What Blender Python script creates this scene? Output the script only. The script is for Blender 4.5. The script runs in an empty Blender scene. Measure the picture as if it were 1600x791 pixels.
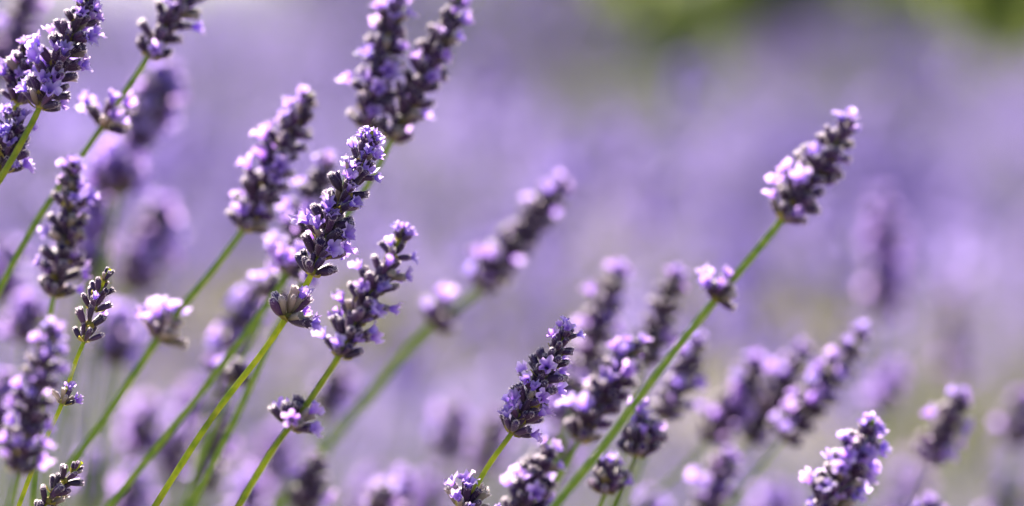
import bpy, math, random
import numpy as np
from mathutils import Vector, Matrix, Quaternion, noise
R = random.Random(11)
C = bpy.context.scene.collection
rad = math.radians

# ------------------------------------------------------------------ camera
CAM_H, PITCH, FOCUS = 0.75, 5.0, 1.0
BLUR = 144.6        # blur circle of a point at infinity, in photo pixels
cam_d = bpy.data.cameras.new('camera')
cam = bpy.data.objects.new('camera', cam_d)
C.objects.link(cam)
cam.location = (0, 0, CAM_H)
cam.rotation_euler = (rad(90 - PITCH), 0, 0)
cam_d.lens, cam_d.sensor_width = 135, 36
cam_d.clip_start, cam_d.clip_end = 0.02, 2000
cam_d.dof.use_dof = True
cam_d.dof.focus_distance = FOCUS
cam_d.dof.aperture_fstop = 5.6
cam_d.dof.aperture_blades = 8
cam_d.dof.aperture_rotation = 0.3
bpy.context.scene.camera = cam

# ------------------------------------------------------------------ light
SUN_EL, SUN_AZ = 38.0, -20.0        # behind the flowers, a little to the left
w = bpy.data.worlds.new('World')
bpy.context.scene.world = w
w.use_nodes = True
nt = w.node_tree
sky = nt.nodes.new('ShaderNodeTexSky')
sky.sky_type = 'NISHITA'
sky.sun_disc = False
sky.sun_elevation = rad(SUN_EL)
sky.sun_rotation = rad(SUN_AZ)
sky.air_density, sky.dust_density = 1.0, 1.6
bg = nt.nodes['Background']
bg.inputs['Strength'].default_value = 0.055
nt.links.new(sky.outputs['Color'], bg.inputs['Color'])
sd = bpy.data.lights.new('sun', 'SUN')
sd.energy, sd.angle, sd.color = 5.0, rad(0.53), (1.0, 0.91, 0.78)
sun = bpy.data.objects.new('sun', sd)
C.objects.link(sun)
S = Vector((math.sin(rad(SUN_AZ)) * math.cos(rad(SUN_EL)), math.cos(rad(SUN_AZ)) * math.cos(rad(SUN_EL)), math.sin(rad(SUN_EL))))
sun.rotation_euler = S.to_track_quat('Z', 'Y').to_euler()
sc = bpy.context.scene
sc.view_settings.view_transform = 'Standard'
sc.view_settings.look = 'None'
sc.view_settings.exposure = 2.2
sc.view_settings.gamma = 1
sc.render.engine = 'CYCLES'
sc.cycles.use_denoising = True
sc.cycles.max_bounces = 8
sc.cycles.transmission_bounces = 6
sc.cycles.diffuse_bounces = 5

# ------------------------------------------------------------------ helpers
def at(px, py, c):
    """photo pixel and blur-circle size (px; + behind, - before the focal plane) -> point"""
    d = FOCUS / (1 - c / BLUR)
    k = 36 / 135 / 1600 * d
    x, u = (px - 800) * k, (395.5 - py) * k
    p = rad(PITCH)
    return Vector((x, d * math.cos(p) + u * math.sin(p), CAM_H - d * math.sin(p) + u * math.cos(p)))

def mesh(name, verts, faces, mats, midx=None, smooth=True):
    me = bpy.data.meshes.new(name)
    me.from_pydata([tuple(v) for v in verts], [], faces)
    for m in mats:
        me.materials.append(m)
    if midx is not None:
        me.polygons.foreach_set('material_index', midx)
    me.polygons.foreach_set('use_smooth', [smooth] * len(faces))
    me.update()
    return me

def big_mesh(name, V, F, mats, midx):
    """numpy verts (n,3), quads (m,4)"""
    me = bpy.data.meshes.new(name)
    me.vertices.add(len(V)); me.loops.add(F.size); me.polygons.add(len(F))
    me.vertices.foreach_set('co', V.astype(np.float32).ravel())
    me.loops.foreach_set('vertex_index', F.astype(np.int32).ravel())
    me.polygons.foreach_set('loop_start', np.arange(0, F.size, F.shape[1], dtype=np.int32))
    me.polygons.foreach_set('loop_total', np.full(len(F), F.shape[1], dtype=np.int32))
    for m in mats:
        me.materials.append(m)
    me.polygons.foreach_set('material_index', np.asarray(midx, dtype=np.int32))
    me.update(calc_edges=True)
    return me

def link(name, data, parent=None, mat=None):
    o = bpy.data.objects.new(name, data)
    C.objects.link(o)
    if parent is not None:
        o.parent = parent
    if mat is not None:
        o.matrix_basis = mat
    return o

# ------------------------------------------------------------------ materials
def material(name):
    m = bpy.data.materials.new(name)
    m.use_nodes = True
    n = m.node_tree.nodes
    return m, n, m.node_tree.links, n['Principled BSDF'], n['Material Output']

def ramp(n, stops):
    r = n.new('ShaderNodeValToRGB')
    e = r.color_ramp.elements
    while len(e) < len(stops):
        e.new(0.5)
    for el, (p, c) in zip(e, stops):
        el.position, el.color = p, (*c, 1)
    return r

def leafy(name, stops, trans, by='noise', scale=300, rough=0.55, hue=0.0, val=0.0, tint=(1, 1, 1)):
    """diffuse + translucent plant tissue"""
    m, n, l, b, out = material(name)
    tc = n.new('ShaderNodeTexCoord')
    r = ramp(n, stops)
    if by == 'noise':
        t = n.new('ShaderNodeTexNoise')
        t.inputs['Scale'].default_value = scale
        l.new(tc.outputs['Object'], t.inputs['Vector'])
        l.new(t.outputs['Fac'], r.inputs['Fac'])
    else:
        sp = n.new('ShaderNodeSeparateXYZ')
        l.new(tc.outputs['Generated'], sp.inputs[0])
        l.new(sp.outputs['Z'], r.inputs['Fac'])
    col = r.outputs['Color']
    if hue or val:
        oi = n.new('ShaderNodeObjectInfo')
        hs = n.new('ShaderNodeHueSaturation')
        m1 = n.new('ShaderNodeMapRange'); m1.inputs['To Min'].default_value = 0.5 - hue; m1.inputs['To Max'].default_value = 0.5 + hue
        wn = n.new('ShaderNodeTexWhiteNoise'); wn.noise_dimensions = '1D'
        l.new(oi.outputs['Random'], wn.inputs['W'])
        m2 = n.new('ShaderNodeMapRange'); m2.inputs['To Min'].default_value = 1 - val; m2.inputs['To Max'].default_value = 1 + val
        l.new(oi.outputs['Random'], m1.inputs['Value']); l.new(m1.outputs[0], hs.inputs['Hue'])
        l.new(wn.outputs['Value'], m2.inputs['Value']); l.new(m2.outputs[0], hs.inputs['Value'])
        l.new(col, hs.inputs['Color'])
        col = hs.outputs['Color']
    l.new(col, b.inputs['Base Color'])
    b.inputs['Roughness'].default_value = rough
    b.inputs['Specular IOR Level'].default_value = 0.3
    if trans:
        tr = n.new('ShaderNodeBsdfTranslucent')
        tm = n.new('ShaderNodeMix'); tm.data_type = 'RGBA'; tm.blend_type = 'MULTIPLY'; tm.inputs['Factor'].default_value = 1
        l.new(col, tm.inputs['A']); tm.inputs['B'].default_value = (*tint, 1)
        l.new(tm.outputs['Result'], tr.inputs['Color'])
        mx = n.new('ShaderNodeMixShader'); mx.inputs[0].default_value = trans
        l.new(b.outputs[0], mx.inputs[1]); l.new(tr.outputs[0], mx.inputs[2])
        l.new(mx.outputs[0], out.inputs['Surface'])
    return m, n, l, b

m_calyx, n, l, b = leafy('calyx_violet', [(0.0, (.10, .08, .05)), (0.25, (.050, .022, .064)), (0.7, (.040, .015, .064)), (1.0, (.10, .045, .14))], 0, by='z', hue=.03, val=.45, rough=.5)
b.inputs['Sheen Weight'].default_value = 0.22
b.inputs['Sheen Roughness'].default_value = 0.35
b.inputs['Sheen Tint'].default_value = (.75, .55, .85, 1)
tn = n.new('ShaderNodeTexNoise'); tn.inputs['Scale'].default_value = 2500
tcn = n.new('ShaderNodeTexCoord'); l.new(tcn.outputs['Object'], tn.inputs['Vector'])
bp = n.new('ShaderNodeBump'); bp.inputs['Strength'].default_value = .4; bp.inputs['Distance'].default_value = .0002
l.new(tn.outputs['Fac'], bp.inputs['Height']); l.new(bp.outputs[0], b.inputs['Normal'])
m_calyx_dry, *_ = leafy('calyx_faded', [(0.0, (.20, .17, .09)), (0.5, (.32, .25, .22)), (1.0, (.52, .43, .40))], .45, by='z', hue=.02, val=.3, rough=.6)
m_fuzz, *_ = leafy('calyx_hairs', [(0, (.80, .70, .78)), (1, (.90, .82, .86))], .65)
m_petal, *_ = leafy('petal_lavender', [(0.0, (.13, .055, .42)), (0.45, (.28, .145, .64)), (0.75, (.54, .39, .84)), (1.0, (.78, .68, .93))], .60, by='z', hue=.018, val=.14, rough=.6, tint=(1.0, .90, 1.0))  # violet throat is its own; sunlit whitening of the lobe ends is in the ramp
m_bract, *_ = leafy('bract_papery', [(0.3, (.38, .34, .05)), (0.7, (.26, .19, .07))], .4, scale=600, val=.3)
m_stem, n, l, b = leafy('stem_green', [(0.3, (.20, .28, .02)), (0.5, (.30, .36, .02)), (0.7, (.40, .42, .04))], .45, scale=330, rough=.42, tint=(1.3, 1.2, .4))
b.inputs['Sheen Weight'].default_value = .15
m_stem2, *_ = leafy('stem_grass_green', [(0.3, (.15, .23, .05)), (0.5, (.22, .30, .055)), (0.7, (.30, .35, .075))], .4, scale=330, rough=.5, tint=(1.1, 1.1, .5))  # grass-green for the stems out of focus
m_leaf, *_ = leafy('leaf_grey_green', [(0.3, (.15, .165, .12)), (0.7, (.24, .25, .18))], .35, scale=40)
m_fcalyx, *_ = leafy('field_calyx', [(0.4, (.08, .06, .12)), (0.6, (.18, .14, .23))], .25, scale=2.4)
m_fpetal, *_ = leafy('field_petal', [(0.40, (.13, .09, .34)), (0.60, (.37, .285, .64))], .55, scale=2.4)
m_grass, *_ = leafy('grass_green', [(0.3, (.035, .06, .014)), (0.7, (.07, .10, .025))], .3, scale=3)
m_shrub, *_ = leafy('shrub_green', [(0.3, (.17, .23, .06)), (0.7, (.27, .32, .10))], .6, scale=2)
m_shrub_lit, *_ = leafy('shrub_lit_green', [(0.3, (.30, .36, .10)), (0.7, (.40, .45, .15))], .66, scale=2)  # brighter copy of the shrub green, sunlit look put into the colour
m_weed, *_ = leafy('weed_olive', [(0.3, (.16, .165, .07)), (0.7, (.25, .235, .13))], .45, scale=3)
m_bark, *_ = leafy('bark_brown', [(0.3, (.10, .075, .05)), (0.7, (.17, .13, .09))], 0, scale=30)

m_soil, n, l, b, out = material('dry_soil')
tc = n.new('ShaderNodeTexCoord')
t1 = n.new('ShaderNodeTexNoise'); t1.inputs['Scale'].default_value = 1.6; t1.inputs['Detail'].default_value = 9
l.new(tc.outputs['Object'], t1.inputs['Vector'])
r1 = ramp(n, [(0.3, (.11, .093, .076)), (0.5, (.165, .14, .12)), (0.7, (.22, .187, .16))])
l.new(t1.outputs['Fac'], r1.inputs['Fac']); l.new(r1.outputs['Color'], b.inputs['Base Color'])
b.inputs['Roughness'].default_value = .95
t2 = n.new('ShaderNodeTexNoise'); t2.inputs['Scale'].default_value = 40; t2.inputs['Detail'].default_value = 6
l.new(tc.outputs['Object'], t2.inputs['Vector'])
bp = n.new('ShaderNodeBump'); bp.inputs['Strength'].default_value = .6; bp.inputs['Distance'].default_value = .02
l.new(t2.outputs['Fac'], bp.inputs['Height']); l.new(bp.outputs[0], b.inputs['Normal'])

# ------------------------------------------------------------------ the setting: ground, field rows, meadow
gv, gf, gi = [], [], 0
ys = [-40, -10, -3, 0] + [0.4 * i for i in range(1, 60)] + [26, 30, 40, 60, 100, 200, 500, 1000]
xs = [-800, -200, -60, -20] + [-8 + .5 * i for i in range(33)] + [20, 60, 200, 800]
for y in ys:
    for x in xs:
        gv.append((x, y, 0.03 * noise.noise(Vector((x * 1.3, y * 1.3, 0))) if abs(x) < 10 and 0 < y < 25 else 0))
nx = len(xs)
for j in range(len(ys) - 1):
    for i in range(nx - 1):
        gf.append((j * nx + i, j * nx + i + 1, (j + 1) * nx + i + 1, (j + 1) * nx + i))
o = link('ground', mesh('ground', gv, gf, [m_soil])); o['kind'] = 'structure'

NP = np.random.RandomState(5)
def rand_quads(centres, axes, length, width):
    """one quad per centre, long side along axes, random roll"""
    n_ = len(centres)
    axes = axes / np.linalg.norm(axes, axis=1, keepdims=True)
    q = NP.normal(size=(n_, 3))
    s = np.cross(axes, q); s /= np.linalg.norm(s, axis=1, keepdims=True)
    L_ = (axes.T * length).T / 2; W_ = (s.T * width).T / 2
    V = np.stack([centres - L_ - W_ * .5, centres - L_ * .1 - W_ , centres + L_, centres - L_ * .1 + W_], axis=1).reshape(-1, 3)
    F = np.arange(n_ * 4).reshape(-1, 4)
    return V, F

def spike_quads(base, direc, L, n_d, n_p, stem_len, sc_=1.0):
    """low, open flower spikes for far rows: arrays of spikes -> quads and material indices"""
    n_ = len(base)
    V, F, M = [], [], []
    off = 0
    def add(v, f, m):
        nonlocal off
        V.append(v); F.append(f + off); M.append(np.full(len(f), m)); off += len(v)
    for k in range(n_d + n_p):
        t = NP.rand(n_) ** 1.0
        side = NP.normal(size=(n_, 3)); side /= np.linalg.norm(side, axis=1, keepdims=True)
        pet = k >= n_d
        r_ = (0.0055 if pet else 0.003) * sc_
        c_ = base + (direc.T * (stem_len + t * L)).T + side * r_
        ax = side + direc * .6
        v, f = rand_quads(c_, ax, np.full(n_, (.0075 if pet else .0065) * sc_), np.full(n_, (.0065 if pet else .004) * sc_))
        add(v, f, 1 if pet else 0)
    # stem: one thin blade each way
    for q in range(2):
        c_ = base + (direc.T * (stem_len / 2)).T
        v, f = rand_quads(c_, direc.copy(), stem_len, np.full(n_, .003))
        add(v, f, 2)
    return np.concatenate(V), np.concatenate(F), np.concatenate(M)

def lavender_row(name, y0, x0, x1, step, height, seed, spikes, pet=13, dark=9, jit=.24):
    global NP
    NP = np.random.RandomState(seed)
    Vs, Fs, Ms, off = [], [], [], 0
    def add(v, f, m):
        nonlocal off
        Vs.append(v); Fs.append(f + off); Ms.append(m); off += len(v)
    x = x0
    while x < x1:
        cx, cy = x + NP.uniform(-.08, .08), y0 + NP.uniform(-.1, .1)
        h = (height(x) if callable(height) else height) * NP.uniform(1 - jit, 1.12)
        n_ = int(spikes * NP.uniform(.5, 1.2))
        th = NP.uniform(0, 2 * math.pi, n_); ph = np.arccos(NP.uniform(.30, 1, n_))
        direc = np.stack([np.sin(ph) * np.cos(th) + .12, np.sin(ph) * np.sin(th), np.cos(ph)], axis=1)
        direc /= np.linalg.norm(direc, axis=1, keepdims=True)
        base = np.array([cx, cy, .10]) + direc * np.array([.14, .14, .06])
        L = NP.uniform(.035, .07, n_)
        reach = (h - .1) * NP.uniform(.72, 1.0, n_)
        st = reach - L - .12
        v, f, m = spike_quads(base, direc, L, dark, pet, st, 1.25)
        add(v, f, m)
        nl = 2200
        th = NP.uniform(0, 2 * math.pi, nl); rr = np.sqrt(NP.rand(nl)) * .33
        z = NP.uniform(.01, 1, nl) * (.34 * np.sqrt(np.maximum(.05, 1 - (rr / .36) ** 2)))
        c_ = np.stack([cx + rr * np.cos(th), cy + rr * np.sin(th), z], axis=1)
        ax = np.stack([np.cos(th) * .5, np.sin(th) * .5, np.full(nl, 1.0)], axis=1) + NP.normal(size=(nl, 3)) * .35
        v, f = rand_quads(c_, ax, NP.uniform(.03, .06, nl), np.full(nl, .006))
        add(v, f, np.full(len(f), 2))
        x += step
    o = link(name, big_mesh(name, np.concatenate(Vs), np.concatenate(Fs), [m_fcalyx, m_fpetal, m_leaf], np.concatenate(Ms)))
    o['kind'] = 'stuff'
    o['label'] = 'hazy purple row of flowering lavender across the field'
    o['category'] = 'lavender row'
    return o

ROWS = True
if ROWS:
    o = lavender_row('lavender_row', 7.3, -3.6, 3.6, .58, lambda x: .52 if x < -.05 else .525, 3, 700)
    o['label'] = 'nearest blurred purple lavender row across the middle of the picture'
    o = lavender_row('lavender_row', 9.0, -4.0, 4.0, .46, lambda x: .64 if x < -.3 else .52 if x < -.1 else .52 if .34 < x < .46 or .80 < x < .95 else .42, 4, 440)
    o['label'] = 'second blurred lavender row rising behind the nearest row'
    o = lavender_row('lavender_row', 10.8, -4.5, 4.5, .30, lambda x: .78 if x < -.30 else .66 if x < -.05 else .30 if x < .36 else .48 if x < .50 else .30 if x < .89 else .62 if x < 1.10 else .40, 5, 460, jit=.05)
    o['label'] = 'farthest lavender row just before the green shrubs'

# young, sparse plants scattered over the soil between the near bush and the first row
def young_patch():
    global NP
    NP = np.random.RandomState(31)
    Vs, Fs, Ms, off = [], [], [], 0
    cs_ = []
    while len(cs_) < 330:
        x, y = NP.uniform(-2.2, 2.2), 3.4 + 3.8 * NP.rand() ** .7
        if noise.noise(Vector((x * 1.5 + 3, y * .8, 2.0))) > -.22 + .25 * NP.rand():
            cs_.append((x, y))
    for (cx, cy) in cs_:
        n_ = NP.randint(14, 40)
        h = NP.uniform(.12, .26) + .10 * max(0, cy - 5.4)
        th = NP.uniform(0, 2 * math.pi, n_); ph = np.arccos(NP.uniform(.45, 1, n_))
        direc = np.stack([np.sin(ph) * np.cos(th) + .2, np.sin(ph) * np.sin(th), np.cos(ph)], axis=1)
        direc /= np.linalg.norm(direc, axis=1, keepdims=True)
        base = np.array([cx, cy, .0]) + direc * np.array([.05, .05, .0])
        L = NP.uniform(.03, .05, n_)
        st = np.maximum(.02, h * NP.uniform(.5, 1.0, n_) - L)
        v, f, m = spike_quads(base, direc, L, 5, 12, st, 1.3)
        Vs.append(v); Fs.append(f + off); Ms.append(m); off += len(v)
        nl = NP.randint(90, 240)
        th = NP.uniform(0, 2 * math.pi, nl); rr = np.sqrt(NP.rand(nl)) * .13
        c_ = np.stack([cx + rr * np.cos(th), cy + rr * np.sin(th), NP.uniform(.02, .12, nl)], axis=1)
        v, f = rand_quads(c_, NP.normal(size=(nl, 3)) * .5 + np.array([0, 0, 1]), NP.uniform(.03, .06, nl), np.full(nl, .007))
        Vs.append(v); Fs.append(f + off); Ms.append(np.full(len(f), 2)); off += len(v)
    o = link('young_lavender', big_mesh('young_lavender', np.concatenate(Vs), np.concatenate(Fs), [m_fcalyx, m_fpetal, m_leaf], np.concatenate(Ms)))
    o['kind'] = 'stuff'; o['category'] = 'young lavender'
    o['label'] = 'low sparse young lavender on the pale soil before the purple rows'
young_patch()

def loose_stalks():
    """tall single flower stems of the plants between the near bush and the first row, far out of focus"""
    global NP
    NP = np.random.RandomState(77)
    n_ = 300
    y = 2.2 + 2.8 * NP.rand(n_)
    x = NP.uniform(-.19, .19, n_) * y
    d_ = np.arctan2(CAM_H - .0, y)
    ang = np.radians(1.7 + 5.6 * NP.rand(n_) ** .75)
    top = np.clip(CAM_H - y * np.tan(ang), .10, .72)
    lean = np.stack([NP.uniform(.0, .45, n_), NP.uniform(-.2, .2, n_), np.ones(n_)], axis=1)
    lean /= np.linalg.norm(lean, axis=1, keepdims=True)
    ln = top / lean[:, 2]
    L = np.minimum(NP.uniform(.035, .065, n_), ln * .5)
    base = np.stack([x, y, np.zeros(n_)], axis=1) - (lean.T * ln).T * np.array([1, 1, 0])
    v, f, m = spike_quads(base, lean, L, 18, 14, ln - L, 1.7)
    o = link('loose_lavender', big_mesh('loose_lavender', v, f, [m_fcalyx, m_fpetal, m_leaf], m))
    o['kind'] = 'stuff'; o['category'] = 'lavender'
    o['label'] = 'scattered single lavender stems melting into blur before the purple rows'
loose_stalks()

NP = np.random.RandomState(52)
cc = []
for (wx, wy, wr, k_) in ((-.20, 6.5, .22, 700), (.72, 5.9, .24, 900), (-.55, 6.2, .20, 500), (.95, 5.2, .22, 600), (.30, 6.7, .2, 400)):
    cc.append(np.stack([NP.normal(wx, wr, k_), NP.normal(wy, wr * 1.3, k_), NP.uniform(.05, .12, k_)], axis=1))
cc = np.concatenate(cc)
v, f = rand_quads(cc, NP.normal(size=cc.shape) * .45 + np.array([0, 0, 1]), NP.uniform(.10, .22, len(cc)), np.full(len(cc), .010))
o = link('weed_grass', big_mesh('weed_grass', v, f, [m_weed], np.zeros(len(f))))
o['kind'] = 'stuff'; o['label'] = 'olive weeds and dry grass growing on the soil before the rows'; o['category'] = 'weeds'

o = link('meadow', mesh('meadow', [(-400, 11.7, .05), (400, 11.7, .05), (400, 900, .05), (-400, 900, .05)], [(0, 1, 2, 3)], [m_grass]))
o['kind'] = 'structure'
# meadow grass far behind
NP = np.random.RandomState(8)
n_ = 26000
gy = 12.2 + 16 * NP.rand(n_) ** 1.4
gx = (NP.rand(n_) - .5) * (6 + gy * .6)
c_ = np.stack([gx, gy, .05 + .10 * NP.rand(n_)], axis=1)
v, f = rand_quads(c_, np.stack([NP.normal(size=n_) * .3, NP.normal(size=n_) * .3, np.ones(n_)], axis=1), NP.uniform(.15, .35, n_), np.full(n_, .02))
o = link('meadow_grass', big_mesh('meadow_grass', v, f, [m_grass], np.zeros(len(f))))
o['kind'] = 'stuff'; o['label'] = 'green grass strip at the far end of the field'; o['category'] = 'grass'

def shrub(x, y, h, wd, seed, label, leafm=None):
    global NP
    NP = np.random.RandomState(seed)
    root = link('green_shrub', None, None, Matrix.Translation((x, y, 0)))
    root['label'] = label; root['category'] = 'shrub'; root['group'] = 'green shrubs beyond the field'
    n_ = 2600
    cl = NP.normal(size=(26, 3)) * np.array([wd * .34, wd * .30, h * .20]) + np.array([0, 0, h * .55])
    idx = NP.randint(0, 26, n_)
    c_ = cl[idx] + NP.normal(size=(n_, 3)) * wd * .10
    c_[:, 2] = np.maximum(c_[:, 2], .04)
    v, f = rand_quads(c_, NP.normal(size=(n_, 3)) + np.array([0, 0, .5]), NP.uniform(.05, .09, n_), NP.uniform(.03, .05, n_))
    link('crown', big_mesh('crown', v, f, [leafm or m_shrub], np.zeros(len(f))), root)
    tv, tf = [], []
    for k in range(5):
        a = k * 1.3 + seed
        tip = Vector((math.cos(a) * wd * .25, math.sin(a) * wd * .25, h * .7))
        for (p, r_) in ((Vector((math.cos(a) * .03, math.sin(a) * .03, -.02)), .022), (tip * .5 + Vector((0, 0, h * .1)), .014), (tip, .005)):
            for q in range(6):
                tv.append(p + Vector((math.cos(q * math.pi / 3) * r_, math.sin(q * math.pi / 3) * r_, 0)))
        s0 = k * 18
        for j in (0, 6):
            for q in range(6):
                tf.append((s0 + j + q, s0 + j + (q + 1) % 6, s0 + j + 6 + (q + 1) % 6, s0 + j + 6 + q))
    link('trunk', mesh('trunk', tv, tf, [m_bark]), root)
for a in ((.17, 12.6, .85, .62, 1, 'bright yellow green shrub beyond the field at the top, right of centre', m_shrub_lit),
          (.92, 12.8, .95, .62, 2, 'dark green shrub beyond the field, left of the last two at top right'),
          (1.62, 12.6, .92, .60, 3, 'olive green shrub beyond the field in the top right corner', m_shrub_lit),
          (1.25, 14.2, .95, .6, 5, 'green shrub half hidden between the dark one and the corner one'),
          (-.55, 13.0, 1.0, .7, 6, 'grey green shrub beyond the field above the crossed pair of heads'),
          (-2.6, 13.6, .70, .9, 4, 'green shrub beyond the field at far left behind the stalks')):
    shrub(*a)

# ------------------------------------------------------------------ lavender pieces (mm -> m)
MM = .001
def calyx_geo(rng, kind=0, seg=12, hairs=160, L=3.9):
    """ribbed bud: closed tip or open toothed mouth, fine hairs standing off it. returns verts, faces, midx"""
    prof = [(0, .30), (.10, .55), (.28, .80), (.5, .92), (.72, .90), (.88, .78), (1.0, .50)]
    if kind == 1:
        prof = [(0, .30), (.12, .52), (.3, .72), (.55, .82), (.8, .80), (.94, .86), (1.0, .92)]
    if kind == 2:
        prof = [(0, .26), (.12, .42), (.3, .60), (.55, .72), (.8, .70), (.95, .52), (1.0, .34)]
    bend = rng.uniform(-.25, .25)
    V, F, M = [], [], []
    def pt(t, a, rr):
        rr *= .90
        return Vector((rr * math.cos(a) + bend * t * t, rr * math.sin(a), t * L))
    for j, (t, rr) in enumerate(prof):
        for i in range(seg):
            a = 2 * math.pi * i / seg
            rib = 1 + (.075 if i % 2 else -.05) * (0.3 if j == 0 else 1)
            tt = t
            if j == len(prof) - 1:
                tt = t + (.05 if i % 2 else -.02) * (1.6 if kind == 1 else 1)
            V.append(pt(tt, a, rr * rib) * MM)
    for j in range(len(prof) - 1):
        for i in range(seg):
            F.append((j * seg + i, j * seg + (i + 1) % seg, (j + 1) * seg + (i + 1) % seg, (j + 1) * seg + i)); M.append(0)
    top = len(V)
    last = (len(prof) - 1) * seg
    V.append(pt(1.07 if kind != 1 else .80, 0, 0) * MM)
    for i in range(seg):
        F.append((last + i, last + (i + 1) % seg, top)); M.append(0)
    for k in range(hairs):
        t = rng.random() ** .75
        if rng.random() < .78:
            t = rng.uniform(.86, 1.03)
        a = rng.uniform(0, 2 * math.pi)
        rr = np.interp(t, [p[0] for p in prof], [p[1] for p in prof])
        p = pt(t, a, rr * .97)
        tip = t > .8
        d = Vector((math.cos(a), math.sin(a), (.5 + 2.2 * (t - .8) * 3 if tip else 1.1) + rng.uniform(-.4, .4))).normalized()
        s = Vector((-math.sin(a), math.cos(a), rng.uniform(-.6, .6))).normalized() * (.036 if tip else .022)
        ln = rng.uniform(.28, .55) if tip else rng.uniform(.16, .34)
        i0 = len(V)
        V += [(p - s) * MM, (p + s) * MM, (p + d * ln) * MM]
        F.append((i0, i0 + 1, i0 + 2)); M.append(1)
    return V, F, M

def corolla_geo(rng, nt_=20, open_=1.0):
    """two-lipped flower: tube, then five ruffled lobes"""
    V, F = [], []
    rings = [(0, .34, 0), (.8, .42, 0), (1.6, .58, 0), (2.2, .85, .25), (2.8, 1.25, .7), (3.25, 1.7, 1.0), (3.35, 2.15, 1.0)]
    ph = [rng.uniform(0, 6.28) for _ in range(4)]
    lob = [rng.uniform(.8, 1.15) for _ in range(5)]
    for j, (z, rr, fl) in enumerate(rings):
        for i in range(nt_):
            a = 2 * math.pi * i / nt_
            u = (a / (2 * math.pi) * 5) % 5
            k = int(u); fr = u - k
            lobe = .62 + .46 * (math.sin(math.pi * fr) ** .7) * lob[k]
            if k in (0, 1):
                lobe *= 1.18
            m_ = 1 + (lobe - 1) * fl
            rad_ = rr * m_ * (1 if fl == 0 else (1 - (1 - open_) * .55 * fl))
            up = (1 - open_) * 1.1 * fl
            ruf = fl * (.46 * math.sin(6 * a + ph[0]) + .36 * math.sin(9 * a + ph[1] + j))
            lift = fl * .9 * math.cos(a - math.pi * .4) * .6      # upper lip stands up
            V.append(Vector((rad_ * math.cos(a), rad_ * math.sin(a), z + up + ruf + lift)) * MM)
    for j in range(len(rings) - 1):
        for i in range(nt_):
            F.append((j * nt_ + i, j * nt_ + (i + 1) % nt_, (j + 1) * nt_ + (i + 1) % nt_, (j + 1) * nt_ + i))
    return V, F

rg = random.Random(3)
CALYX = []
for k in (0, 0, 1, 2, 0, 1, 1, 2):
    V, F, M = calyx_geo(rg, k)
    CALYX.append(mesh('calyx', V, F, [m_calyx if len(CALYX) < 6 else m_calyx_dry, m_fuzz], M))
COROLLA = []
for op in (1, .9, .75, .95, .4, .6):
    V, F = corolla_geo(rg, open_=op)
    COROLLA.append(mesh('corolla', V, F, [m_petal]))
BRACT = []
for k in range(2):
    V, F = [], []
    for j, (t, ww) in enumerate(((0, .35), (.35, 1.0), (.65, .75), (1, .06))):
        for s in (-1, 0, 1):
            V.append(Vector((s * ww, .25 * abs(s) - .5 * t * t, t * 2.6 + .05 * k)) * MM)
    for j in range(3):
        for s in (0, 1):
            F.append((j * 3 + s, j * 3 + s + 1, j * 3 + s + 4, j * 3 + s + 3))
    BRACT.append(mesh('bract', V, F, [m_bract]))
def core_geo(hgt=3.0):
    V, F = [], []
    prof = [(-.5, .35), (-.1, .75), (.3, 1.1), (.8, .95), (1.4, .6), (hgt, .42)]
    for z, r_ in prof:
        for i in range(8):
            a = 2 * math.pi * i / 8
            q = 1 + .2 * math.cos(2 * a)
            V.append(Vector((r_ * q * math.cos(a), r_ * q * math.sin(a), z)) * MM)
    for j in range(len(prof) - 1):
        for i in range(8):
            F.append((j * 8 + i, j * 8 + (i + 1) % 8, (j + 1) * 8 + (i + 1) % 8, (j + 1) * 8 + i))
    return V, F
V, F = core_geo()
CORE = mesh('whorl', V, F, [m_bract])

def frame_of(direction, roll=0.0):
    q = direction.to_track_quat('Z', 'Y')
    return q.to_matrix().to_4x4() @ Matrix.Rotation(roll, 4, 'Z')

def calyx_spots(rng, n_, t, wide):
    """placements (Matrix) of the buds round one whorl; two fans of an inner, steep ring and an outer ring"""
    out = []
    for k in range(n_):
        inner = k % 3 == 0
        yaw = 2 * math.pi * (k + rng.uniform(-.3, .3)) / n_
        tilt = rad(rng.uniform(12, 30) if inner else rng.uniform(40, 68) * wide)
        sc_ = rng.uniform(.86, 1.14) * (1.0 - .18 * max(0, t - .75) * 4 * .5)
        r0 = .55 if inner else .95
        base = Vector((math.cos(yaw) * r0, math.sin(yaw) * r0, rng.uniform(-.1, .5) + (1.0 if inner else 0))) * MM
        m = Matrix.Translation(base) @ Matrix.Rotation(yaw, 4, 'Z') @ Matrix.Rotation(tilt, 4, 'Y') @ Matrix.Rotation(rng.uniform(0, 6.28), 4, 'Z') @ Matrix.Scale(sc_, 4)
        out.append((m, yaw, tilt, sc_))
    return out

# joined whorls for stalks so blurred that no bud can be picked out
FARWHORL = []
rg = random.Random(21)
for v_ in range(6):
    V, F, M = [], [], []
    cv, cf = core_geo()
    V += cv; F += cf; M += [2] * len(cf)
    for (m, yaw, tilt, s_) in calyx_spots(rg, 12, .4, 1.0):
        a, f, mm = calyx_geo(rg, rg.choice((0, 0, 1, 2)), seg=8, hairs=110)
        i0 = len(V)
        V += [m @ p for p in a]; F += [tuple(i0 + i for i in q) for q in f]; M += mm
    FARWHORL.append(mesh('whorl', V, F, [m_calyx, m_fuzz, m_bract], M))

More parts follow.
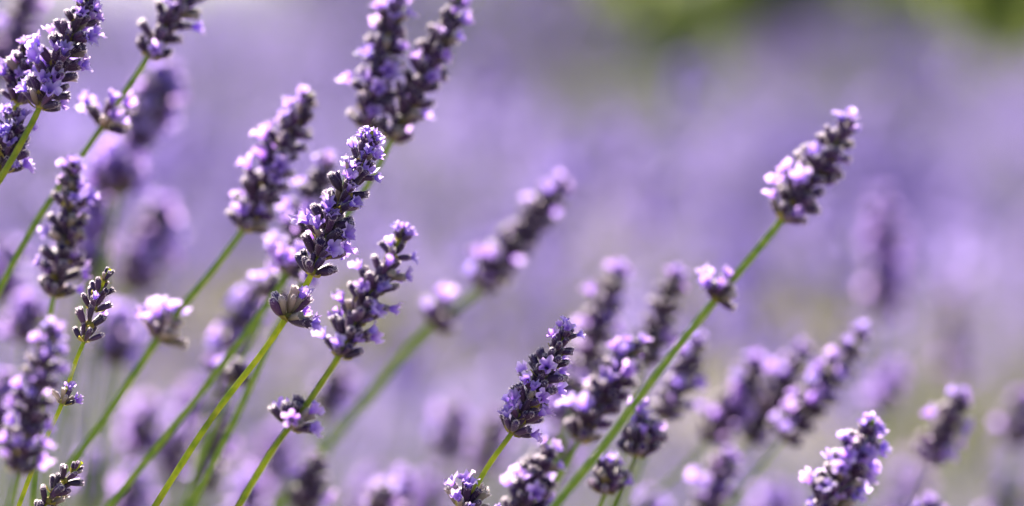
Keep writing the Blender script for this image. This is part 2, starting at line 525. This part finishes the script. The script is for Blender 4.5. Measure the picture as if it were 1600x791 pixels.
def catmull(P, n_=8):
    """smooth curve through P: cubic Hermite with chord-length tangents (no overshoot at uneven spacing)"""
    N = len(P)
    h = [max(1e-6, (P[i + 1] - P[i]).length) for i in range(N - 1)]
    s = [(P[i + 1] - P[i]) / h[i] for i in range(N - 1)]
    T = [s[0]] + [(s[i - 1] * h[i] + s[i] * h[i - 1]) / (h[i] + h[i - 1]) for i in range(1, N - 1)] + [s[-1]]
    out = []
    for i in range(N - 1):
        for k in range(n_):
            t = k / n_
            out.append(P[i] * (2 * t ** 3 - 3 * t * t + 1) + T[i] * h[i] * (t ** 3 - 2 * t * t + t)
                       + P[i + 1] * (3 * t * t - 2 * t ** 3) + T[i + 1] * h[i] * (t ** 3 - t * t))
    out.append(P[-1])
    return out

def tube_mesh(P, r0, r1, mat_):
    """square-ish ribbed stem"""
    V, F = [], []
    up = Vector((0.2, -1, .1)).normalized()
    N = len(P)
    for i, p in enumerate(P):
        d = (P[min(i + 1, N - 1)] - P[max(i - 1, 0)]).normalized()
        s = d.cross(up).normalized(); u = s.cross(d)
        r_ = r0 + (r1 - r0) * i / (N - 1)
        for k in range(12):
            a = 2 * math.pi * k / 12 + .35
            q = (1 + .17 * math.cos(4 * a)) * (1 + .07 * math.sin(i * 1.7 + r0 * 9e5) * math.sin(i * .63))
            V.append(p + (s * math.cos(a) + u * math.sin(a)) * r_ * q)
    for i in range(N - 1):
        for k in range(12):
            F.append((i * 12 + k, i * 12 + (k + 1) % 12, (i + 1) * 12 + (k + 1) % 12, (i + 1) * 12 + k))
    return mesh('stem', V, F, [mat_])

def stalk(label, spike, stem=(), c=0, cs=None, extra=(), far=None, fl=(.18, .6), n=None, size=1.0, buds=12, slim=1.0,
          side=0.0, stem_r=.78, smat=None, seed=None, group='lavender stalks of the near bush', flmin=0, cat='lavender'):
    """spike: photo pixels from its lowest whorl to its tip; stem: pixels from the spike down to the frame's edge
    (x, y[, blur]); extra: pixels of single whorls further down the stem"""
    rng = random.Random(seed if seed is not None else (hash(spike) & 0xffff))
    c1 = c if not isinstance(c, tuple) else c[0]
    c2 = c if not isinstance(c, tuple) else c[1]
    far = (abs(c1) > 15) if far is None else far
    size *= (1 - c1 / 180.0) / (1 - c1 / BLUR)
    sz = size * (1.30 if abs(c1) < 6 else 1.22 if far else 1.32)
    def w3(p, cc):
        return at(p[0], p[1], p[2] if len(p) > 2 else cc)
    sp = [w3(p, c1 + (c2 - c1) * i / (len(spike) - 1)) for i, p in enumerate(spike)]
    st = [w3(p, c1) for p in stem]
    if not st:
        d = (sp[0] - sp[-1]).normalized()
        st = [sp[0] + d * .05 + Vector((0, 0, -.006))]
    tan = (st[-1] - (st[-2] if len(st) > 1 else sp[0])).normalized()
    if tan.z > -.3:
        tan = Vector((tan.x, tan.y, -.4)).normalized()
    b0 = st[-1]
    ctl = b0 + tan * min(.22, (b0.z - .1) / max(.3, -tan.z) * .6)
    foot = Vector((ctl.x + tan.x * .06, ctl.y + tan.y * .06, 0))
    low = [b0 * (1 - t) ** 2 + ctl * 2 * t * (1 - t) + foot * t * t for t in (.35, .7, 1)]
    path = catmull(list(reversed(st + low)) + sp, 8)
    root = link('lavender_stalk', None, None, Matrix.Translation(foot))
    root.empty_display_size = .02
    root['label'], root['category'], root['group'] = label, cat, group
    lp = [p - foot for p in path]
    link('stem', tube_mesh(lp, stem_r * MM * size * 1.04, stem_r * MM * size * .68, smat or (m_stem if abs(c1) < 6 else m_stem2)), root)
    # whorls along the spike
    cp = catmull(sp, 12)
    ln = [0]
    for i in range(1, len(cp)):
        ln.append(ln[-1] + (cp[i] - cp[i - 1]).length)
    total = ln[-1]
    nw = n or max(2, round(total / (4.7 * MM * sz)) + 1)
    spots = []
    body = max(total - 3.2 * MM * sz, total * .6)      # the top buds reach the tip
    for k in range(nw):
        t = k / max(1, nw - 1)
        s = body * (t + rng.uniform(-.12, .12) / nw)
        s = min(max(s, 0), total)
        i = max(j for j in range(len(ln)) if ln[j] <= s + 1e-9); i = min(i, len(cp) - 2)
        p = cp[i].lerp(cp[i + 1], (s - ln[i]) / max(1e-9, ln[i + 1] - ln[i]))
        d = (cp[min(i + 2, len(cp) - 1)] - cp[max(i - 1, 0)]).normalized()
        spots.append((p, d, t, 1.0))
    for e in extra:
        p0 = w3(e, c1)
        j = min(range(1, len(path) - 1), key=lambda q: (path[q] - p0).length)
        d = (path[j + 1] - path[j - 1]).normalized()
        p = path[j] + d * (p0 - path[j]).dot(d)
        spots.append((p, d, -1, e[3] if len(e) > 3 else 1.10))
    left = Vector((-1, 0, .6)).normalized()
    for (p, d, t, em) in spots:
        prof = 1.0 if t < 0 else np.interp(t, [0, .15, .6, .85, 1], [.95, 1.05, .98, .80, .60])
        s_ = sz * prof * em
        roll = rng.uniform(0, 6.28)
        W = frame_of(d, roll)
        W.translation = p - foot
        W = W @ Matrix.Scale(s_, 4)
        rot = W.to_3x3().normalized()
        nb = max(5, int(round(buds * (1.35 if t < 0 and not far else 1 if t < .85 else .8))))
        wide = (1.12 if t < 0 else 1.0) * slim * (1 if t < .9 else .75)
        places = calyx_spots(rng, nb, max(t, 0), wide)
        if far:
            wo = link('whorl', rng.choice(FARWHORL), root, W)
        else:
            wo = link('whorl', CORE, root, W)
            for (m, yaw, tilt, cs_) in places:
                link('calyx', CALYX[rng.choice((6, 7)) if rng.random() < (.5 if t < 0 else .07) else rng.randrange(6)], wo, m)
            for q in range(2):
                yaw = q * math.pi + rng.uniform(-.4, .4)
                m = Matrix.Translation((math.cos(yaw) * .7 * MM, math.sin(yaw) * .7 * MM, -.3 * MM)) @ Matrix.Rotation(yaw - math.pi / 2, 4, 'Z') @ Matrix.Rotation(rad(-rng.uniform(55, 85)), 4, 'X')
                link('bract', BRACT[q], wo, m)
        if t < 0:
            pf = .14 if slim < 1 or far else .42
        else:
            pf = fl[0] if t < .86 else fl[1]
        for (m, yaw, tilt, cs_) in places:
            outw = rot @ (m.to_3x3() @ Vector((0, 0, 1)))
            bias = 1 + side * outw.normalized().dot(left) * 1.6
            if rng.random() < pf * max(0, bias) * (.9 if far else 1):
                kk = rng.choice((0, 1, 2, 3, 4, 5)) if t < .9 else rng.choice((0, 1, 3, 2))
                mm = m @ Matrix.Translation((0, 0, 2.7 * MM)) @ Matrix.Rotation(rng.uniform(-.35, .35), 4, 'X') @ Matrix.Rotation(rng.uniform(0, 6.28), 4, 'Z') @ Matrix.Scale(rng.uniform(.70, .96), 4)
                link('corolla', COROLLA[kk], wo, mm)
    return root

# ------------------------------------------------------------------ the stalks
# in focus
stalk('sharp central lavender stalk with frilly pale tip and a separate whorl on its green stem',
      ((487,428),(520,340),(556,270),(583,205)), ((440,508),(330,655),(240,795)), 0, extra=((446,497),), fl=(.32,.95), n=9, buds=12, seed=1, stem_r=.86)
stalk('lavender stalk right of the central one with frothy pale tip and low flowering whorl',
      ((530,556),(566,480),(604,420),(634,355)), ((495,610),(430,698),(368,800)), -5, extra=((450,664),), fl=(.24,.95), n=8, buds=12, seed=72, stem_r=.95, size=.96, smat=m_stem)
stalk('sharp compact lavender stalk at bottom centre, dark buds between pale base and tip flowers',
      ((800,676),(838,608),(866,555),(892,508)), ((765,725),(722,800)), 1, extra=((708,786),), fl=(.24,.9), side=.3, n=8, buds=13, seed=91, stem_r=.8, size=.95)
stalk('sharp lavender stalk cut by the top left corner with dense dark buds and violet flowers',
      ((62,168),(85,112),(118,45),(150,-25)), ((38,215),(0,280),(-40,340)), 2, fl=(.34,.5), buds=13, seed=4, n=9, stem_r=.9)
stalk('short lavender stalk hugging the left side of the sharp top left corner one',
      ((28,160),(40,112),(46,60)), ((15,215),(-20,300)), 4, fl=(.22,.7), seed=5, n=5, size=.95)
stalk('violet lavender stalk at the left edge half hidden below the top left corner stalks',
      ((2,268),(16,215),(24,165)), ((-15,310),(-40,370)), 3, fl=(.32,.4), seed=6, n=5)
stalk('slim young lavender stalk at lower left with bare buds and a tiny stem whorl',
      ((132,532),(146,480),(160,445),(172,420)), ((120,560),(98,628),(62,706),(26,800)), 0, extra=((97,630,0,.75),), fl=(.07,0), n=5, buds=6, slim=.78, size=.84, seed=7, stem_r=.72)
stalk('slim tip of bare dark buds poking up from the bottom edge at lower left',
      ((62,806),(86,768),(108,745),(128,722)), ((40,840),), 1, fl=(0,0), n=5, buds=6, slim=.78, size=.82, seed=8)
# a little soft
stalk('upright dark lavender stalk at left with white tip flowers crossing a long stem',
      ((84,462),(98,400),(108,320),(116,248)), ((78,490),(72,560),(60,680)), 9, fl=(.16,.6), seed=9, n=8, size=1.0)
stalk('long straight stem at upper left with whorl halfway, its head cut by the top',
      ((232,88),(256,45),(290,0),(325,-45)), ((190,152),(150,212),(58,345),(-10,470)), 10, extra=((158,196),), fl=(.10,.3), seed=10, n=6, size=1.0, stem_r=.95)
stalk('soft lavender stalk left of centre with pink left side and pale whorl far below',
      ((380,358),(415,290),(446,225),(486,145)), ((345,405),(250,525),(180,630),(105,735),(60,800)), 12, extra=((247,528),), fl=(.2,.6), side=.9, far=False, seed=11, n=10, size=1.05, buds=13, stem_r=1.05)
stalk('tall dark lavender head at top centre, left one of the pair, white flower at tip',
      ((572,200),(588,130),(606,60),(622,-12)), ((545,270),(470,400),(400,500),(285,650),(165,800)), 12, extra=((440,420),), fl=(.13,.6), side=.3, far=False, seed=12, n=9, stem_r=1.0, size=1.02, buds=13)
stalk('tall lavender head at top centre, right one of the pair, leaning out further',
      ((612,218),(650,140),(690,60),(722,-8)), ((585,270),(500,400),(430,520),(365,660),(290,810)), 12, fl=(.16,.5), side=-.2, far=False, seed=13, n=9, stem_r=1.0, size=1.02, buds=13)
stalk('blurred lavender head directly behind the central one with blue violet flowers along its left',
      ((455,400),(480,330),(500,280),(515,240)), ((430,450),(380,560)), 17, extra=((398,455),(345,590)), fl=(.25,.6), side=.5, seed=14, n=6)
stalk('lone right hand lavender stalk with compact dark head on a long thick stem',
      ((1222,342),(1258,284),(1295,235),(1332,185)), ((1180,395),(1108,480),(1000,620),(930,715),(860,800)), -11, extra=((1114,466,-11,.86),), fl=(.14,.7), side=.9, far=False, seed=75, n=8, stem_r=1.15, size=1.0, buds=13)
stalk('dark lavender head cut by the bottom edge at centre, pale flowers round its crown',
      ((808,812),(832,760),(850,722),(858,690)), ((790,860),), 9, fl=(.14,.7), seed=16, n=6, far=False)
stalk('small rounded whorl with white flowers and a yellow base beside the thick right hand stem',
      ((994,712),(1000,690),(1012,655)), ((975,760),(950,820)), 10, fl=(.2,.5), seed=17, n=3, far=False, size=1.12)
stalk('small dark whorl with pale buds near the bottom edge beside the thick stem',
      ((945,770),(948,745),(955,712)), ((935,800),), 9, fl=(.14,.4), seed=18, n=3, far=False, size=1.0)
stalk('spiky lavender tip with white buds rising from the bottom edge at lower right',
      ((1282,815),(1312,755),(1340,705),(1366,655)), ((1255,870),), -8, fl=(.34,.8), seed=19, n=8, far=False, size=1.02, buds=12)
stalk('blurred foreground lavender stalk at the left edge with round pink glints',
      ((28,740),(45,665),(62,590),(85,505)), ((18,775),(5,830)), -14, fl=(.22,.7), seed=20, n=9, far=False, size=.86)
stalk('faint pale lavender head close to the lens at lower right veiling the spiky tip',
      ((1385,840),(1410,775),(1432,720)), ((1360,900),), -72, fl=(.8,.95), seed=21, n=3, size=.72)
# blurred, behind
stalk('pale lilac blurred lavender puff at the bottom edge below the small dark whorl',
      ((1000,840),(1010,800),(1018,768)), ((990,880),), 36, fl=(.5,.7), seed=66, n=4, size=1.0)
stalk('blurred violet lavender head at the bottom edge right of the beige crowned one',
      ((1195,850),(1210,800),(1222,755)), ((1185,890),), 48, fl=(.5,.6), seed=67, n=5, size=1.1)
stalk('blurred dark lavender head at the far lower right edge below the cut one',
      ((1560,850),(1572,795),(1580,745)), ((1550,900),), 50, fl=(.4,.6), seed=68, n=5, size=1.1)
stalk('blurred lilac lavender head at the left edge above the foreground one with glints',
      ((5,470),(10,420),(14,375)), ((0,540),(-5,640)), 40, fl=(.5,.6), seed=69, n=5, size=1.1)
stalk('pink blurred lavender glow behind the whorl of the soft stalk left of centre',
      ((280,700),(295,650),(312,600)), ((270,760),), 52, fl=(.6,.6), seed=61, n=5, size=1.2)
stalk('lilac blurred lavender head at the far lower left behind the slim bud tip',
      ((140,800),(150,750),(160,700)), ((130,850),), 44, fl=(.6,.6), seed=62, n=5, size=1.2)
stalk('dim blurred lavender head between the low whorl and the dark head behind it',
      ((560,830),(570,780),(580,735)), ((550,880),), 60, fl=(.5,.5), seed=63, n=5, size=1.2)
stalk('dark blurred lavender head deep behind the head beside the thick stem',
      ((850,760),(866,710),(880,665)), ((840,820),), 34, fl=(.2,.3), seed=64, n=6, size=1.15)
stalk('pale pink blurred lavender puff right of the three leaning heads',
      ((1372,640),(1385,605),(1395,565)), ((1365,700),(1355,800)), 50, fl=(.7,.8), seed=65, n=4, size=1.0)
stalk('blurred central lavender stalk with white tip, pink left side and wide soft stem',
      ((748,452),(795,392),(838,338),(882,278)), ((672,512),(560,640),(430,800)), 26, extra=((672,506,26,1.15),), fl=(.15,.9), side=.9, seed=131, n=9, stem_r=1.4, size=1.16)
stalk('dark blurred lavender head leaning beside the thick stem with lilac flowers on its left',
      ((905,690),(935,635),(970,580),(1000,530)), ((880,735),(840,800)), 12, fl=(.24,.4), side=.5, seed=23, n=7, size=1.1)
stalk('blurred lavender head right of centre with a pale cauliflower-like crown above a dark column',
      ((905,610),(925,540),(945,480),(970,415)), ((885,670),(860,780)), 25, fl=(.12,.95), seed=24, n=8, size=1.08)
stalk('blurred dark lavender head with lilac crown directly left of the thick stem whorl',
      ((1010,570),(1028,510),(1045,460),(1060,420)), ((990,630),(960,760)), 23, fl=(.12,.9), seed=25, n=6)
stalk('blurred brownish lavender head just right of the thick stem with pale lilac edges',
      ((1035,655),(1055,610),(1075,565),(1092,525)), ((1010,710),(975,800)), 20, fl=(.3,.7), seed=26, n=6)
stalk('blurred dark lavender head, left of three leaning together, its crown pink',
      ((1105,690),(1135,645),(1165,600),(1185,555)), ((1060,740),(985,800)), 28, fl=(.18,.8), seed=27, n=7, size=1.12)
stalk('blurred dark lavender head, middle of three leaning together, white puff at its tip',
      ((1170,690),(1205,630),(1235,580),(1262,540)), ((1130,740),(1080,810)), 29, fl=(.14,.75), side=.4, seed=28, n=7, size=1.08)
stalk('blurred lavender head, right of three leaning together, white flowers low on its left',
      ((1222,688),(1260,640),(1305,580),(1350,515)), ((1180,740),(1120,810)), 22, fl=(.26,.8), side=.8, seed=29, n=8, size=1.05)
stalk('blurred beige crowned lavender head at the bottom edge below the three leaning ones',
      ((1100,820),(1115,770),(1128,735),(1132,700)), ((1085,880),), 24, fl=(.4,.4), seed=30, n=5, size=1.05)
stalk('small blurred lavender head at lower right with two pink flowers at its tip',
      ((1445,722),(1470,680),(1490,640),(1506,612)), ((1425,760),(1395,830)), 21, fl=(.24,.9), seed=31, n=7, size=1.0)
stalk('little pale flower tip touching the bottom edge at far lower right',
      ((1440,830),(1450,800),(1452,775)), ((1430,870),), 20, fl=(.3,.8), seed=32, n=3, size=.8)
stalk('faint upright lavender head far behind at right with a beige ball at its tip',
      ((1380,500),(1382,430),(1380,370),(1378,300)), ((1378,600),(1370,800)), 56, fl=(.6,.6), seed=33, n=9, size=1.2)
stalk('ghostly dark upright lavender shape behind the small pink tipped head at right',
      ((1495,610),(1492,560),(1490,500),(1488,450)), ((1495,700),(1490,810)), 76, fl=(.2,.3), seed=34, n=7, size=1.2)
stalk('blurred dark lavender head cut by the right edge of the picture',
      ((1588,700),(1594,650),(1600,610)), ((1580,740),(1570,810)), 42, fl=(.2,.5), seed=35, n=5, size=1.1)
stalk('blurred lavender head at upper left, dark below and glowing violet at right',
      ((212,230),(225,190),(245,145),(262,95)), ((195,290),(160,400)), 32, fl=(.34,.9), side=-.6, seed=36, n=9, size=1.25)
stalk('blurred cluster of pale pink flower balls at upper left below the halfway whorl',
      ((180,305),(183,270),(186,235)), ((172,360),(160,460)), 32, fl=(.8,.9), seed=37, n=5, size=1.35)
stalk('blurred lavender head at left with a broad glowing crown curving over a dark body',
      ((205,455),(220,410),(238,360),(255,310)), ((195,520),(180,640)), 42, fl=(.3,.95), side=-.5, seed=38, n=8, size=1.4)
stalk('blurred pink lavender head right behind the upright left stalk',
      ((130,440),(138,390),(142,345),(146,290)), ((125,500),(110,640)), 34, fl=(.6,.6), seed=39, n=7, size=1.2)
stalk('dark blurred lavender lump at the left edge below the upright stalk',
      ((35,535),(40,500),(44,460)), ((30,580),(20,700)), 32, fl=(.3,.7), seed=40, n=4, size=1.1)
stalk('pink violet blurred lavender head behind the slim young stalk',
      ((175,570),(182,530),(190,480)), ((165,630),(150,760)), 36, fl=(.6,.5), seed=41, n=5, size=1.1)
stalk('dark purple blurred lavender head crossing the extreme top left corner',
      ((0,125),(18,70),(38,20),(55,-30)), ((-20,190),(-60,300)), 30, fl=(.34,.5), side=-.3, seed=42, n=8, size=1.1)
stalk('pale blurred flower head above the bottom left dark lumps, left of the leaning stems',
      ((212,712),(222,670),(230,620)), ((200,770),(190,840)), 46, fl=(.5,.7), seed=43, n=5, size=1.15)
stalk('dark blue blurred lavender lump low between the two left leaning stems',
      ((268,750),(272,705),(280,660)), ((260,800),), 46, fl=(.25,.3), seed=44, n=5, size=1.2)
stalk('dark blurred lavender head low behind the crossing central stems',
      ((318,765),(330,700),(345,640),(352,590)), ((305,830),), 30, fl=(.2,.4), seed=45, n=8)
stalk('blurred pale lavender head far left of centre behind the stem fork',
      ((340,590),(362,540),(385,495),(405,440)), ((325,640),(300,760)), 27, fl=(.3,.6), side=.5, seed=46, n=7)
stalk('dark blurred lavender head behind the stem of the frothy tipped stalk',
      ((505,650),(518,615),(530,565)), ((490,700),(465,800)), 44, fl=(.12,.2), seed=47, n=5, size=1.2)
stalk('small dark blurred head near the bottom edge on the wide soft stem',
      ((470,800),(485,755),(502,705)), ((455,850),), 23, fl=(.1,.2), seed=48, n=6, size=.9)
stalk('dark blurred lavender head with lilac haze left of the compact sharp stalk',
      ((696,720),(704,680),(716,630)), ((685,770),(670,850)), 44, fl=(.3,.4), seed=49, n=5, size=1.15)
stalk('blurred dark lavender head just behind the stem of the compact sharp stalk',
      ((745,740),(765,690),(780,640)), ((730,790),(715,860)), 46, fl=(.4,.5), seed=50, n=5, size=1.15)
stalk('blurred head at the bottom edge with one glowing white ball, left of the low whorl',
      ((610,800),(622,770),(632,735)), ((600,850),), 32, fl=(.3,.8), seed=51, n=4, size=1.0)
stalk('speckled beige blurred head in the bottom edge beside the glowing white ball',
      ((585,810),(596,780),(605,755)), ((575,860),), 25, fl=(.1,.1), seed=52, n=3, size=1.0)
stalk('lilac blurred flower haze low between the low whorl and the sharp stalk stem',
      ((650,830),(668,790),(690,740)), ((640,880),), 55, fl=(.6,.6), seed=53, n=5, size=1.2)
stalk('lilac blurred haze low at left centre under the whorl of the frothy tipped stalk',
      ((415,770),(430,720),(448,660)), ((405,840),), 58, fl=(.6,.6), seed=54, n=6, size=1.2)
stalk('violet blurred lavender head behind the small whorl beside the thick stem',
      ((870,660),(885,610),(900,560)), ((860,720),(840,810)), 32, fl=(.5,.3), seed=55, n=6, size=1.1)
stalk('lilac blurred head low at left under the long stems, nearest the bottom edge',
      ((195,830),(205,780),(215,735)), ((185,880),), 40, fl=(.6,.6), seed=56, n=5, size=1.1)
stalk('blurred violet lavender head at the bottom edge right of the crossing central stems',
      ((375,830),(388,785),(395,740)), ((365,880),), 42, fl=(.5,.5), seed=57, n=5, size=1.1)
stalk('dim violet lavender head at left edge behind the foreground one with glints',
      ((-8,690),(0,640),(8,580)), ((-20,760),), 24, fl=(.5,.5), seed=58, n=6, size=1.0)
